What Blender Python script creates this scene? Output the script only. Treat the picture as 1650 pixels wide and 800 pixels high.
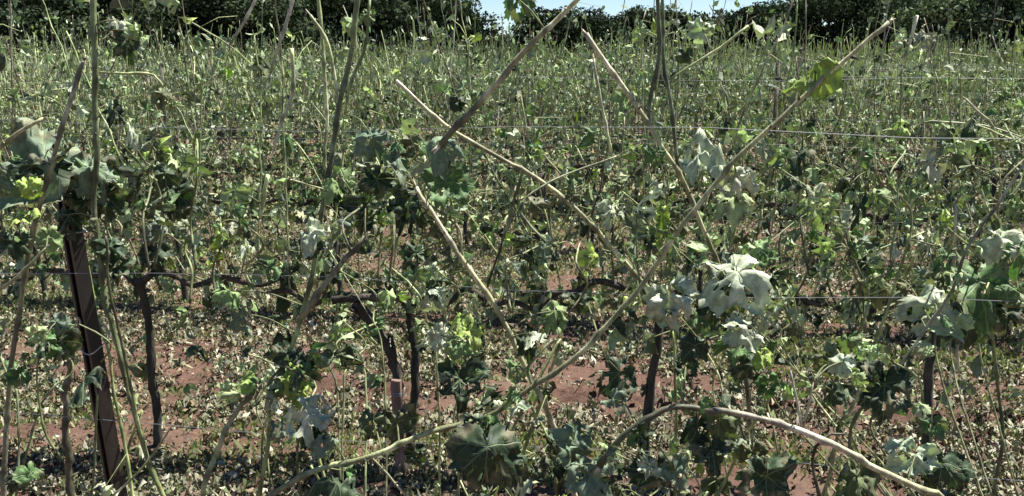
import bpy, math, random
import numpy as np
from mathutils import Vector, Matrix, noise

R = math.radians
for o in list(bpy.data.objects):
    bpy.data.objects.remove(o)
sc = bpy.context.scene
col = sc.collection
rnd = random.Random(7)
nrng = np.random.default_rng(11)

# ---------------------------------------------------------------- camera
CAM_H = 1.65
PITCH = R(12.0)
FPX = 1429.0
cam_d = bpy.data.cameras.new('camera')
cam = bpy.data.objects.new('camera', cam_d)
col.objects.link(cam)
cam.location = (0, 0, CAM_H)
cam.rotation_euler = (R(90) - PITCH, 0, 0)
cam_d.sensor_width = 36
cam_d.lens = 36 * FPX / 1650
cam_d.clip_start = 0.05
cam_d.clip_end = 2000
sc.camera = cam

# ---------------------------------------------------------------- sky, sun, exposure
SUN_EL, SUN_AZ = R(64), R(62)      # azimuth from +Y (ahead of the camera) towards +X
w = bpy.data.worlds.new('World')
sc.world = w
w.use_nodes = True
nt = w.node_tree
bg = nt.nodes['Background']
sky = nt.nodes.new('ShaderNodeTexSky')
sky.sky_type = 'NISHITA'
sky.sun_disc = False
sky.sun_elevation = SUN_EL
sky.sun_rotation = SUN_AZ
sky.air_density = 1.0
sky.dust_density = 0.0
sky.ozone_density = 4.0
sky.altitude = 1500
nt.links.new(sky.outputs[0], bg.inputs[0])
bg.inputs[1].default_value = 0.05
sd = bpy.data.lights.new('sun', 'SUN')
sd.energy = 5.0
sd.angle = R(0.53)
sd.color = (1.0, 0.965, 0.9)
so = bpy.data.objects.new('sun', sd)
col.objects.link(so)
sdir = Vector((math.sin(SUN_AZ) * math.cos(SUN_EL), math.cos(SUN_AZ) * math.cos(SUN_EL), math.sin(SUN_EL)))
so.rotation_euler = sdir.to_track_quat('Z', 'Y').to_euler()
so.location = (0, 0, 20)
sc.view_settings.view_transform = 'Standard'
sc.view_settings.look = 'None'
sc.view_settings.gamma = 1
sc.view_settings.exposure = 1.5
sc.cycles.max_bounces = 6
sc.cycles.transmission_bounces = 4

# ---------------------------------------------------------------- helpers
def at(px, py, d):
    """point seen at photo pixel (px, py) at forward ground distance d"""
    x = (px - 825) / FPX
    y = (400 - py) / FPX
    f = Vector((0, math.cos(PITCH), -math.sin(PITCH)))
    u = Vector((0, math.sin(PITCH), math.cos(PITCH)))
    v = f + Vector((1, 0, 0)) * x + u * y
    return Vector((0, 0, CAM_H)) + v * (d / v.y)

SLOPE = math.tan(R(8))
ROW = [1.35, 3.4] + [5.6 + 2.2 * i for i in range(22)]
def row_y(k, x):
    return ROW[k] - SLOPE * x

def gh(x, y):
    """ground height"""
    z = 0.03 * noise.noise(Vector((x * .5, y * .5, 0))) + 0.018 * noise.noise(Vector((x * 2.3, y * 2.3, 3)))
    if y < 14:
        z += 0.022 * noise.noise(Vector((x * 7, y * 9, 5))) + 0.010 * noise.noise(Vector((x * 22, y * 22, 7)))
    s = y + SLOPE * x
    for d0, hgt in ((4.17, .06), (5.36, .045)):  # soil steps added so their near edges give dark shadow strips
        e = s - d0 + 0.05 * noise.noise(Vector((x * 1.7, d0, 1)))
        amp = hgt * (0.55 + 0.7 * noise.noise(Vector((x * .9, d0, 9))))
        if amp > 0:
            if -0.015 < e < 0.6:
                t = min(1, (e + .015) / 0.02)
                z += amp * t * max(0, 1 - max(0, e) / .6)
    return z

class MB:
    def __init__(s):
        s.v, s.f, s.c, s.u = [], [], [], []
    def add(s, vs, fs, c, us=None):
        b = len(s.v)
        s.v += [tuple(p) for p in vs]
        s.f += [tuple(i + b for i in f) for f in fs]
        if isinstance(c, list): s.c += c
        else: s.c += [c] * len(vs)
        s.u += us if us else [(0, 0, -1)] * len(vs)
    def build(s, name, mat, parent=None, smooth=False, loc=None):
        me = bpy.data.meshes.new(name)
        me.from_pydata(s.v, [], s.f)
        fin_mesh(me, np.array(s.c, dtype=np.float32), mat, smooth)
        a = me.attributes.new('luv', 'FLOAT_VECTOR', 'POINT')
        a.data.foreach_set('vector', np.array(s.u, dtype=np.float32).ravel())
        return link(name, me, parent)

def fin_mesh(me, c, mat, smooth=False):
    if len(c):
        a = me.attributes.new('col', 'FLOAT_COLOR', 'POINT')
        cc = np.ones((len(c), 4), dtype=np.float32)
        cc[:, :3] = c[:, :3]
        a.data.foreach_set('color', cc.ravel())
    me.materials.append(mat)
    if smooth:
        me.polygons.foreach_set('use_smooth', [True] * len(me.polygons))
    me.update()

def link(name, me, parent=None):
    o = bpy.data.objects.new(name, me)
    col.objects.link(o)
    if parent: o.parent = parent
    return o

def np_mesh(name, V, F, C, mat, smooth=False):
    """V (n,3), F (m,k) same-size polygons, C (n,3)"""
    me = bpy.data.meshes.new(name)
    m, k = F.shape
    me.vertices.add(len(V)); me.vertices.foreach_set('co', V.astype(np.float32).ravel())
    me.loops.add(m * k); me.loops.foreach_set('vertex_index', F.astype(np.int32).ravel())
    me.polygons.add(m)
    me.polygons.foreach_set('loop_start', np.arange(0, m * k, k, dtype=np.int32))
    me.polygons.foreach_set('loop_total', np.full(m, k, dtype=np.int32))
    me.update(calc_edges=True)
    fin_mesh(me, C, mat, smooth)
    return me

def tag(o, label=None, cat=None, group=None, kind=None):
    if label: o['label'] = label
    if cat: o['category'] = cat
    if group: o['group'] = group
    if kind: o['kind'] = kind
    return o

def empty(name, loc, rz=0):
    o = bpy.data.objects.new(name, None)
    o.empty_display_size = .1
    o.location = loc
    o.rotation_euler = (0, 0, rz)
    col.objects.link(o)
    return o

def copy_tree(o, parent=None):
    c = o.copy()
    col.objects.link(c)
    c.parent = parent
    for ch in o.children:
        copy_tree(ch, c)
    return c

# ---------------------------------------------------------------- materials
def new_mat(name):
    m = bpy.data.materials.new(name)
    m.use_nodes = True
    t = m.node_tree
    return m, t, t.nodes['Principled BSDF'], t.nodes['Material Output']

def mathn(t, op, a, b=None, clamp=False):
    n = t.nodes.new('ShaderNodeMath'); n.operation = op; n.use_clamp = clamp
    for i, q in enumerate((a, b)):
        if q is None: continue
        if isinstance(q, (int, float)): n.inputs[i].default_value = q
        else: t.links.new(q, n.inputs[i])
    return n.outputs[0]

def mixc(t, fac, a, b, mode='MIX'):
    n = t.nodes.new('ShaderNodeMix'); n.data_type = 'RGBA'; n.blend_type = mode
    if isinstance(fac, (int, float)): n.inputs[0].default_value = fac
    else: t.links.new(fac, n.inputs[0])
    for i, q in ((6, a), (7, b)):
        if isinstance(q, tuple): n.inputs[i].default_value = (*q, 1)
        else: t.links.new(q, n.inputs[i])
    return n.outputs[2]

def noisen(t, scale, detail=3, rough=.6, vec=None):
    n = t.nodes.new('ShaderNodeTexNoise')
    n.inputs['Scale'].default_value = scale
    n.inputs['Detail'].default_value = detail
    n.inputs['Roughness'].default_value = rough
    if vec: t.links.new(vec, n.inputs['Vector'])
    return n.outputs[0]

def ramp(t, fac, stops):
    n = t.nodes.new('ShaderNodeValToRGB')
    e = n.color_ramp.elements
    while len(e) > 1: e.remove(e[0])
    e[0].position, e[0].color = stops[0][0], (*stops[0][1], 1)
    for p, c in stops[1:]:
        q = e.new(p); q.color = (*c, 1)
    t.links.new(fac, n.inputs[0])
    return n.outputs[0]

def bump(t, bs, h, strength, dist=.01):
    n = t.nodes.new('ShaderNodeBump')
    n.inputs['Strength'].default_value = strength
    n.inputs['Distance'].default_value = dist
    t.links.new(h, n.inputs['Height'])
    t.links.new(n.outputs[0], bs.inputs['Normal'])

def leaf_mat(name, trans=.35, veins=False, under=.45):
    m, t, b, out = new_mat(name)
    at_ = t.nodes.new('ShaderNodeAttribute'); at_.attribute_name = 'col'
    base = at_.outputs['Color']
    geo = t.nodes.new('ShaderNodeNewGeometry')
    tc = t.nodes.new('ShaderNodeTexCoord')
    n1 = noisen(t, 55, 3, .7, tc.outputs['Object'])
    blot = ramp(t, n1, [(.35, (.55, .55, .5)), (.55, (1, 1, 1)), (.72, (1.25, 1.2, 1.1))])
    c = mixc(t, 1.0, base, blot, 'MULTIPLY')
    if under:
        f = mathn(t, 'MULTIPLY', geo.outputs['Backfacing'], under)
        c = mixc(t, f, c, (.33, .39, .25))
    if veins:
        lu = t.nodes.new('ShaderNodeAttribute'); lu.attribute_name = 'luv'
        sx = t.nodes.new('ShaderNodeSeparateXYZ'); t.links.new(lu.outputs['Vector'], sx.inputs[0])
        X, Y = sx.outputs[0], sx.outputs[1]
        tot = None
        for a in (0, 48, -48, 104, -104):
            ca, sa = math.cos(R(a)), math.sin(R(a))
            along = mathn(t, 'ADD', mathn(t, 'MULTIPLY', Y, ca), mathn(t, 'MULTIPLY', X, sa))
            across = mathn(t, 'ABSOLUTE', mathn(t, 'SUBTRACT', mathn(t, 'MULTIPLY', X, ca), mathn(t, 'MULTIPLY', Y, sa)))
            lin = mathn(t, 'SUBTRACT', 1, mathn(t, 'DIVIDE', across, .022), True)
            # side veins: herring-bone lines off each main vein
            q = mathn(t, 'FRACT', mathn(t, 'MULTIPLY', mathn(t, 'SUBTRACT', along, mathn(t, 'MULTIPLY', across, .8)), 5.5))
            side = mathn(t, 'MULTIPLY', mathn(t, 'LESS_THAN', q, .09), mathn(t, 'LESS_THAN', across, mathn(t, 'MULTIPLY', along, .36)))
            v = mathn(t, 'MULTIPLY', mathn(t, 'MAXIMUM', lin, mathn(t, 'MULTIPLY', side, .45)), mathn(t, 'GREATER_THAN', along, 0))
            tot = v if tot is None else mathn(t, 'MAXIMUM', tot, v)
        vc = mixc(t, .6, base, (.42, .5, .26))
        c = mixc(t, mathn(t, 'MULTIPLY', tot, .6), c, vc)
        hgt = mathn(t, 'SUBTRACT', mathn(t, 'MULTIPLY', noisen(t, 140, 3, .6, tc.outputs['Object']), .6), tot)
        bump(t, b, hgt, .5, .003)
    t.links.new(c, b.inputs['Base Color'])
    b.inputs['Roughness'].default_value = .62
    b.inputs['Specular IOR Level'].default_value = .35
    tr = t.nodes.new('ShaderNodeBsdfTranslucent')
    tc2 = mixc(t, 1.0, c, (1.05, 1.25, .55), 'MULTIPLY')
    t.links.new(tc2, tr.inputs['Color'])
    mx = t.nodes.new('ShaderNodeMixShader'); mx.inputs[0].default_value = trans
    t.links.new(b.outputs[0], mx.inputs[1]); t.links.new(tr.outputs[0], mx.inputs[2])
    t.links.new(mx.outputs[0], out.inputs['Surface'])
    return m

M_LEAF = leaf_mat('leaf_veined', .17, True)
M_LEAFS = leaf_mat('leaf_small', .12)
M_LITTER = leaf_mat('litter', .03, under=.1)
M_GRASS = leaf_mat('grass', .3, under=0)
M_TREE = leaf_mat('tree_foliage', .08, under=0)
for q in M_TREE.node_tree.nodes:
    if q.type == 'BSDF_PRINCIPLED': q.inputs['Roughness'].default_value = .95; q.inputs['Specular IOR Level'].default_value = .05

def col_mat(name, scale, lo, hi, rough=.8, bs=.5, bd=.004, stretch=1):
    m, t, b, out = new_mat(name)
    a = t.nodes.new('ShaderNodeAttribute'); a.attribute_name = 'col'
    tc = t.nodes.new('ShaderNodeTexCoord')
    mp = t.nodes.new('ShaderNodeMapping'); mp.inputs['Scale'].default_value = (1, 1, stretch)
    t.links.new(tc.outputs['Object'], mp.inputs[0])
    n = noisen(t, scale, 5, .7, mp.outputs[0])
    n0 = noisen(t, scale * .22, 3, .6, mp.outputs[0])
    k = mixc(t, 1.0, ramp(t, n, [(.32, lo), (.52, (1, 1, 1)), (.7, hi)]), ramp(t, n0, [(.38, (.6, .58, .5)), (.6, (1.1, 1.1, 1.1))]), 'MULTIPLY')
    t.links.new(mixc(t, 1.0, a.outputs['Color'], k, 'MULTIPLY'), b.inputs['Base Color'])
    b.inputs['Roughness'].default_value = rough
    bump(t, b, n, bs, bd)
    return m
M_CANE = col_mat('cane_bark', 90, (.38, .38, .34), (1.5, 1.45, 1.4), .6, .6, .003, .45)
M_TRUNK = col_mat('trunk_bark', 45, (.35, .33, .3), (1.7, 1.6, 1.5), .95, 1.0, .012, .25)
M_POST = col_mat('post_metal', 60, (.5, .45, .45), (1.5, 1.3, 1.25), .55, .3, .002, .3)
M_STAKE = col_mat('stake_wood', 70, (.6, .55, .55), (1.3, 1.3, 1.3), .8, .5, .003, .12)

m, t, b, out = new_mat('galvanised'); M_WIRE = m
b.inputs['Base Color'].default_value = (.33, .34, .34, 1); b.inputs['Metallic'].default_value = .6; b.inputs['Roughness'].default_value = .42

m, t, b, out = new_mat('soil'); M_SOIL = m
tc = t.nodes.new('ShaderNodeTexCoord')
nA = noisen(t, 1.1, 4, .6, tc.outputs['Object'])
nB = noisen(t, 26, 6, .75, tc.outputs['Object'])
nC = noisen(t, 140, 4, .7, tc.outputs['Object'])
cA = ramp(t, nA, [(.35, (.085, .048, .035)), (.52, (.128, .076, .056)), (.72, (.14, .105, .075))])
cB = ramp(t, nB, [(.3, (.5, .48, .46)), (.5, (1, 1, 1)), (.7, (1.35, 1.3, 1.25))])
t.links.new(mixc(t, 1.0, cA, cB, 'MULTIPLY'), b.inputs['Base Color'])
b.inputs['Roughness'].default_value = .95
b.inputs['Specular IOR Level'].default_value = .15
bump(t, b, mathn(t, 'ADD', nB, mathn(t, 'MULTIPLY', nC, .5)), .9, .02)

# ---------------------------------------------------------------- ground
xs = np.concatenate([-np.geomspace(300, 8.1, 26), np.arange(-8, 8.001, .045), np.geomspace(8.1, 300, 26)])
ys = np.concatenate([[-60, -20, -6, -2, 0], np.arange(.5, 2.4, .12), np.arange(2.4, 7.2, .03), np.geomspace(7.25, 14, 55), np.geomspace(14.6, 600, 40)])
gx, gy = np.meshgrid(xs, ys)
gz = np.array([gh(a, b_) for a, b_ in zip(gx.ravel(), gy.ravel())])
V = np.stack([gx.ravel(), gy.ravel(), gz], 1)
nx_, ny_ = len(xs), len(ys)
ii = (np.arange(ny_ - 1)[:, None] * nx_ + np.arange(nx_ - 1)[None, :]).ravel()
F = np.stack([ii, ii + 1, ii + nx_ + 1, ii + nx_], 1)
g = link('ground', np_mesh('ground', V, F, np.zeros((0, 3)), M_SOIL, True))
tag(g, 'red brown tilled vineyard soil', 'ground', kind='structure')

# ---------------------------------------------------------------- ground litter and weeds (uncountable)
PAL_LIT = np.array([(.23, .225, .14), (.30, .285, .20), (.14, .14, .075), (.05, .055, .03), (.22, .155, .10), (.40, .385, .29), (.13, .085, .06), (.16, .20, .085)])
def scatter(n, y0, y1, dens, power=1.6):
    out = []
    while len(out) < n:
        yy = y0 + (y1 - y0) * rnd.random() ** power
        xx = (rnd.random() * 2 - 1) * (.62 * yy + .9)
        s = yy + SLOPE * xx
        if rnd.random() < dens(xx, yy, s): out.append((xx, yy))
    return out
def rowdist(s):
    return min(abs(s - r) for r in ROW)
def d_litter(x, y, s):
    nz = noise.noise(Vector((x * 1.3, y * 2.0, 2))) + .9 * noise.noise(Vector((x * 4.5, y * 7, 4))) + .6 * noise.noise(Vector((x * 13, y * 18, 6)))
    band = .85 if 3.72 < s < 4.2 else (.3 if 3.05 < s < 3.6 else (.42 if 4.25 < s < 4.75 else .62))
    return max(.03, min(1, band - .12 + 1.7 * nz))
def shards(pts, smin, smax, pal, weights, lift=.03, flat=.75):
    n = len(pts)
    P = np.array([(a, b_, gh(a, b_)) for a, b_ in pts])
    sz = smin + (smax - smin) * nrng.random(n) ** 2.2
    th = nrng.uniform(0, 2 * np.pi, n)
    d1 = np.stack([np.cos(th), np.sin(th), nrng.normal(0, flat, n)], 1)
    d2 = np.stack([-np.sin(th), np.cos(th), nrng.normal(0, flat, n)], 1)
    asp = nrng.uniform(.08, .6, n) ** 1.1
    L = d1 * sz[:, None] * .5
    W = d2 * (sz * asp)[:, None] * .5
    C0 = P + np.stack([np.zeros(n), np.zeros(n), nrng.uniform(.003, lift, n)], 1)
    up = np.zeros((n, 3)); up[:, 2] = nrng.normal(0, .35, n) * sz
    j = lambda: nrng.normal(0, .2, (n, 3)) * sz[:, None]
    vs = np.stack([C0 - L - W * .6 + j(), C0 - L * .1 - W + up + j(), C0 + L - W * .3 + j(), C0 + L * .7 + W + j(), C0 + up * 1.2 + W * .8 + j(), C0 - L * .8 + W * .7 + j()], 1)
    ci = nrng.choice(len(pal), n, p=weights)
    cc = pal[ci] * nrng.uniform(.7, 1.2, (n, 1))
    base = (np.arange(n) * 6)[:, None]
    F = np.concatenate([base + np.array([[0, 1, 4, 5]]), base + np.array([[1, 2, 3, 4]])])
    return vs.reshape(-1, 3), F, np.repeat(cc, 6, 0)
wt = np.array([.20, .15, .16, .12, .16, .06, .10, .06]); wt /= wt.sum()
V, F, C = shards(scatter(230000, 2.3, 9.5, d_litter, 1.5), .005, .040, PAL_LIT, wt)
o = link('leaf_litter', np_mesh('leaf_litter', V, F, C, M_LITTER))
tag(o, 'shredded pale leaf scraps scattered over the red soil', 'leaf litter', kind='stuff')
V, F, C = shards(scatter(60000, 9, 38, lambda x, y, s: .7, 1.2), .05, .14, PAL_LIT * np.array([.85, .95, .7]), wt, .06)
o = link('far_leaf_litter', np_mesh('far_leaf_litter', V, F, C, M_LITTER))
tag(o, 'shredded leaves and weeds covering the ground between the far rows', 'leaf litter', kind='stuff')

def d_weed(x, y, s):
    nz = noise.noise(Vector((x * 1.0 + 20, y * 1.6, 8))) + .7 * noise.noise(Vector((x * 5, y * 7, 14)))
    band = .35 if 3.5 < s < 3.85 else (.45 if 4.8 < s < 6.3 else (.5 if s > 6.3 else -.05))
    return max(.0, min(1, band + .8 * nz))
pts = scatter(150000, 2.4, 12, d_weed, 1.4)
n = len(pts)
P = np.array([(a, b_, gh(a, b_)) for a, b_ in pts])
hh = nrng.uniform(.006, .034, n) * (1 + .3 * nrng.random(n))
th = nrng.uniform(0, 2 * np.pi, n)
ww = nrng.uniform(.002, .007, n)
side = np.stack([np.cos(th), np.sin(th), np.zeros(n)], 1) * ww[:, None]
lean = nrng.normal(0, .55, (n, 3)) * hh[:, None]; lean[:, 2] = hh
vs = np.stack([P - side, P + side, P + lean * .55 + side * 1.1 + np.array([0, 0, .1]) * hh[:, None], P + lean * .55 - side * .9, P + lean + side * .2], 1)
palg = np.array([(.17, .21, .085), (.25, .28, .13), (.10, .14, .05), (.30, .29, .17)])
cc = palg[nrng.integers(0, 4, n)] * nrng.uniform(.75, 1.2, (n, 1))
base = (np.arange(n) * 5)[:, None]
Fg = np.concatenate([base + np.array([[0, 1, 2]]), base + np.array([[0, 2, 3]]), base + np.array([[3, 2, 4]])])
o = link('weeds', np_mesh('weeds', vs.reshape(-1, 3), Fg, np.repeat(cc, 5, 0), M_GRASS))
tag(o, 'low patchy green weeds and grass between the rows', 'weeds', kind='stuff')

# ---------------------------------------------------------------- plant geometry
PAL = dict(dg=(.028, .050, .022), tg=(.14, .19, .13), gr=(.085, .17, .055), yg=(.30, .42, .09), wh=(.43, .48, .34),
           ol=(.10, .115, .05), gg=(.20, .29, .11), br=(.17, .11, .07), pl=(.36, .46, .22))
def jit(c, r, a=.18):
    k = 1 + r.uniform(-a, a)
    return tuple(max(0, x * k * (1 + r.uniform(-.06, .06))) for x in c)

def perp(v):
    a = Vector((0, 0, 1)) if abs(v.z) < .9 else Vector((1, 0, 0))
    u = v.cross(a).normalized()
    return u, v.cross(u).normalized()

def tube(mb, pts, r0, r1, cols, sides=6, nodes=0.0, r=rnd, rough=.0, step=None):
    """swept tube; swellings every `nodes` metres like a cane"""
    P = [Vector(p) for p in pts]
    if step:                                   # resample with Catmull-Rom
        Q = []
        E = [P[0] * 2 - P[1]] + P + [P[-1] * 2 - P[-2]]
        for i in range(1, len(E) - 2):
            L = (E[i + 1] - E[i]).length
            k = max(1, int(L / step))
            for j in range(k):
                u = j / k
                a, b_, c, d = E[i - 1], E[i], E[i + 1], E[i + 2]
                Q.append(.5 * ((2 * b_) + (c - a) * u + (2 * a - 5 * b_ + 4 * c - d) * u * u + (3 * b_ - a - 3 * c + d) * u ** 3))
        Q.append(P[-1]); P = Q
    n = len(P)
    vs, fs, cs = [], [], []
    kick = Vector((0, 0, 0)); kp = 1; dist = 0; nextn = (nodes or 1) * r.uniform(.3, 1)
    u, v = perp((P[1] - P[0]).normalized())
    for i, p in enumerate(P):
        tdir = (P[min(i + 1, n - 1)] - P[max(i - 1, 0)]).normalized()
        u = (u - tdir * u.dot(tdir)).normalized(); v = tdir.cross(u)
        f = i / (n - 1)
        rad = r0 + (r1 - r0) * f
        c = cols[min(int(f * (len(cols) - 1)), len(cols) - 2)] if len(cols) > 1 else cols[0]
        if len(cols) > 1:
            q = f * (len(cols) - 1); k = min(int(q), len(cols) - 2); q -= k
            c = tuple(cols[k][m_] * (1 - q) + cols[k + 1][m_] * q for m_ in range(3))
        if i: dist += (P[i] - P[i - 1]).length
        if nodes and dist > nextn:
            nextn += nodes * r.uniform(.8, 1.25)
            rad *= 1.34; c = tuple(x * .6 for x in c); kp = -kp; kick = (u * r.uniform(-1, 1) + v * kp).normalized() * r0 * .32
        if nodes:
            m_ = noise.noise(p * 23 + Vector((r0 * 999, 0, 0)))
            c = tuple(x * (1 + .55 * m_) for x in c)
            if r.random() < .12: c = tuple(min(.7, x * 1.6 + .05) for x in c)      # hail scar
            p = p + kick * (1 if 0 < i < n - 1 else 0)
        for s in range(sides):
            a = 2 * math.pi * s / sides
            rr = rad * (1 + rough * r.uniform(-1, 1))
            vs.append(p + (u * math.cos(a) + v * math.sin(a)) * rr)
            cs.append(c)
    for i in range(n - 1):
        for s in range(sides):
            s2 = (s + 1) % sides
            fs.append((i * sides + s, i * sides + s2, (i + 1) * sides + s2, (i + 1) * sides + s))
    fs.append(tuple(range(sides - 1, -1, -1)))
    fs.append(tuple((n - 1) * sides + s for s in range(sides)))
    for k in range(2):                         # pale torn wood at cut ends
        pass
    mb.add(vs, fs, cs)
    return P

def rprof(th):
    """grape leaf outline radius, th measured from the tip, in degrees"""
    a = abs(th)
    pts = [(0, 1.0), (14, .90), (27, .76), (36, .86), (48, .95), (62, .84), (76, .70), (88, .80), (104, .86), (125, .76), (150, .66), (168, .48), (180, .10)]
    for (a0, r0), (a1, r1) in zip(pts, pts[1:]):
        if a0 <= a <= a1:
            return r0 + (r1 - r0) * (a - a0) / (a1 - a0)
    return .1

def leaf(mb, base, normal, tip, size, c, r=rnd, seg=34, rings=4, crump=.12, curl=.3, fold=.2, tear=.5, bend=0.0):
    """one lobed, torn, crumpled leaf"""
    nrm = Vector(normal).normalized()
    y = Vector(tip); y = (y - nrm * y.dot(nrm))
    if y.length < 1e-4: y = perp(nrm)[0]
    y.normalize()
    x = y.cross(nrm)
    base = Vector(base)
    nar = r.uniform(.4, .95) if (seg < 40) else r.uniform(.75, 1.0)
    if seg < 40: tear = max(tear, .5) * 1.5
    seed = r.uniform(0, 100)
    bites = [(r.uniform(-170, 170), r.uniform(8, 30), r.uniform(.15, .75)) for _ in range(int(tear * 7))]
    holes = [(r.uniform(-.5, .5), r.uniform(-.3, .7), r.uniform(.05, .13)) for _ in range(int(tear * 8))]
    vs, us, fs = [base.copy()], [(0, 0, 0)], []
    for k in range(1, rings + 1):
        q = k / rings
        for s in range(seg):
            th = -180 + 360 * (s + .5) / seg
            R_ = rprof(th) * (1 + (.07 if s % 2 else -.07) * (1 if k == rings else .2))
            for (b0, bw, bd) in bites:
                dd = abs(th - b0)
                if dd < bw: R_ *= 1 - (1 - bd) * (1 - dd / bw) ** .6 * (1 if k == rings else .35 * q)
            rr = R_ * q
            lx, ly = rr * math.sin(R(th)), rr * math.cos(R(th))
            z = -curl * rr * rr + fold * abs(lx) + crump * noise.noise(Vector((lx * 2.4, ly * 2.4, seed))) * (.4 + rr) * 1.6 \
                + crump * .7 * noise.noise(Vector((lx * 6, ly * 6, seed)))
            z -= .25 * curl * math.sin(3.2 * lx + seed) * rr
            # puckers between the main veins
            z += .035 * math.cos(R(th) * 7) * rr
            ny = ly
            if bend and ly > -.25:
                ph = bend * (ly + .25)
                ny = -.25 + math.sin(ph) / bend - z * -math.sin(ph) * 0; z = z * math.cos(ph) - (1 - math.cos(ph)) / bend
            p = base + (x * lx * nar + y * ny + nrm * z) * size
            vs.append(p); us.append((lx, ly, rr))
    def idx(k, s): return 1 + (k - 1) * seg + s % seg
    def hole(i3):
        mx = sum(us[i][0] for i in i3) / len(i3); my = sum(us[i][1] for i in i3) / len(i3)
        return any((mx - a) ** 2 + (my - b_) ** 2 < h * h for a, b_, h in holes)
    for s in range(seg - 1):
        f = (0, idx(1, s + 1), idx(1, s))
        fs.append(f)
        for k in range(1, rings):
            f = (idx(k, s), idx(k, s + 1), idx(k + 1, s + 1), idx(k + 1, s))
            if not hole(f): fs.append(f)
    ed = [c] * len(vs)
    if r.random() < .6:                        # browned, dried edge
        e = tuple(a * .45 + b_ * .55 for a, b_ in zip(c, (.22, .19, .12)))
        ed = [e if (u[2] > .45 and noise.noise(Vector((u[0] * 3, u[1] * 3, seed))) > .12) else c for u in us]
    mb.add(vs, fs, ed, us)

def rag(mb, base, size, c, r, seg=9):
    """small hanging, torn leaf of a plant further off"""
    az = r.uniform(0, 2 * math.pi)
    out = Vector((math.cos(az), math.sin(az), 0))
    dr = r.uniform(.5, 1.5)
    tip = (out * math.cos(dr) + Vector((0, 0, -1)) * math.sin(dr))
    nrm = (out * math.sin(dr) + Vector((0, 0, 1)) * math.cos(dr) + Vector((r.gauss(0, .3), r.gauss(0, .3), 0)))
    leaf(mb, base, nrm, tip, size, c, r, seg=seg, rings=3, crump=.4, curl=r.uniform(0, .9), fold=r.uniform(-.8, .8), tear=r.choice([.2, .5, .8]), bend=r.choice([0, 1.2, 2.2]))

LEAFCOL = ['gg', 'gg', 'tg', 'pl', 'pl', 'wh', 'wh', 'dg', 'dg', 'dg', 'ol', 'ol', 'gg', 'gr', 'gg', 'pl', 'yg']
CANECOL = [(.34, .42, .15), (.46, .52, .25), (.20, .17, .09), (.26, .20, .13), (.42, .38, .27), (.12, .13, .06), (.10, .085, .05)]

def shoot_path(r, x0, z0, L, bent=None):
    """a vine shoot rising from the cordon; some are snapped over by hail"""
    p = Vector((x0, r.uniform(-.02, .02), z0))
    d = Vector((r.gauss(0, .28), r.gauss(0, .16), 1)).normalized()
    P = [p.copy()]
    n = max(4, int(L / .085))
    brk = int(n * r.uniform(.35, .8)) if (r.random() < .35 if bent is None else bent) else 999
    zig = 1
    for i in range(n):
        if i == brk:
            d = Vector((r.choice([-1, 1]) * r.uniform(.5, 1.1), r.gauss(0, .5), r.uniform(-1.0, .25))).normalized()
        d = (d + Vector((zig * .10 + r.gauss(0, .06), r.gauss(0, .06), (.03 if i < brk else -.12)))).normalized()
        zig = -zig
        p = p + d * .085
        if p.z < .12: break
        P.append(p.copy())
    return P

def make_trunk(mb, r, h=.72, rad=.016):
    pts, n = [], 7
    ox, oy = 0, 0
    for i in range(n + 1):
        pts.append(Vector((ox, oy, -0.03 + (h + .03) * i / n)))
        ox += r.gauss(0, .010); oy += r.gauss(0, .008)
    base = (.050, .044, .033)
    tube(mb, pts, rad * 1.25, rad, [base, tuple(x * 1.2 for x in base)], sides=8, rough=.22, r=r, step=.03)
    return pts[-1]

def make_cordon(mb, r, top, half, rad=.013):
    for s in (-1, 1):
        pts = [top + Vector((0, 0, -.04)), top + Vector((s * .06, 0, .02))]
        x = .06
        while x < half:
            x += .09
            pts.append(Vector((top.x + s * x, top.y * (1 - x / half) + r.gauss(0, .012), top.z + .01 + r.gauss(0, .018))))
        tube(mb, pts, rad * 1.15, rad * .75, [(.055, .045, .036), (.08, .062, .045)], sides=7, rough=.25, r=r, step=.03)

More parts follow.
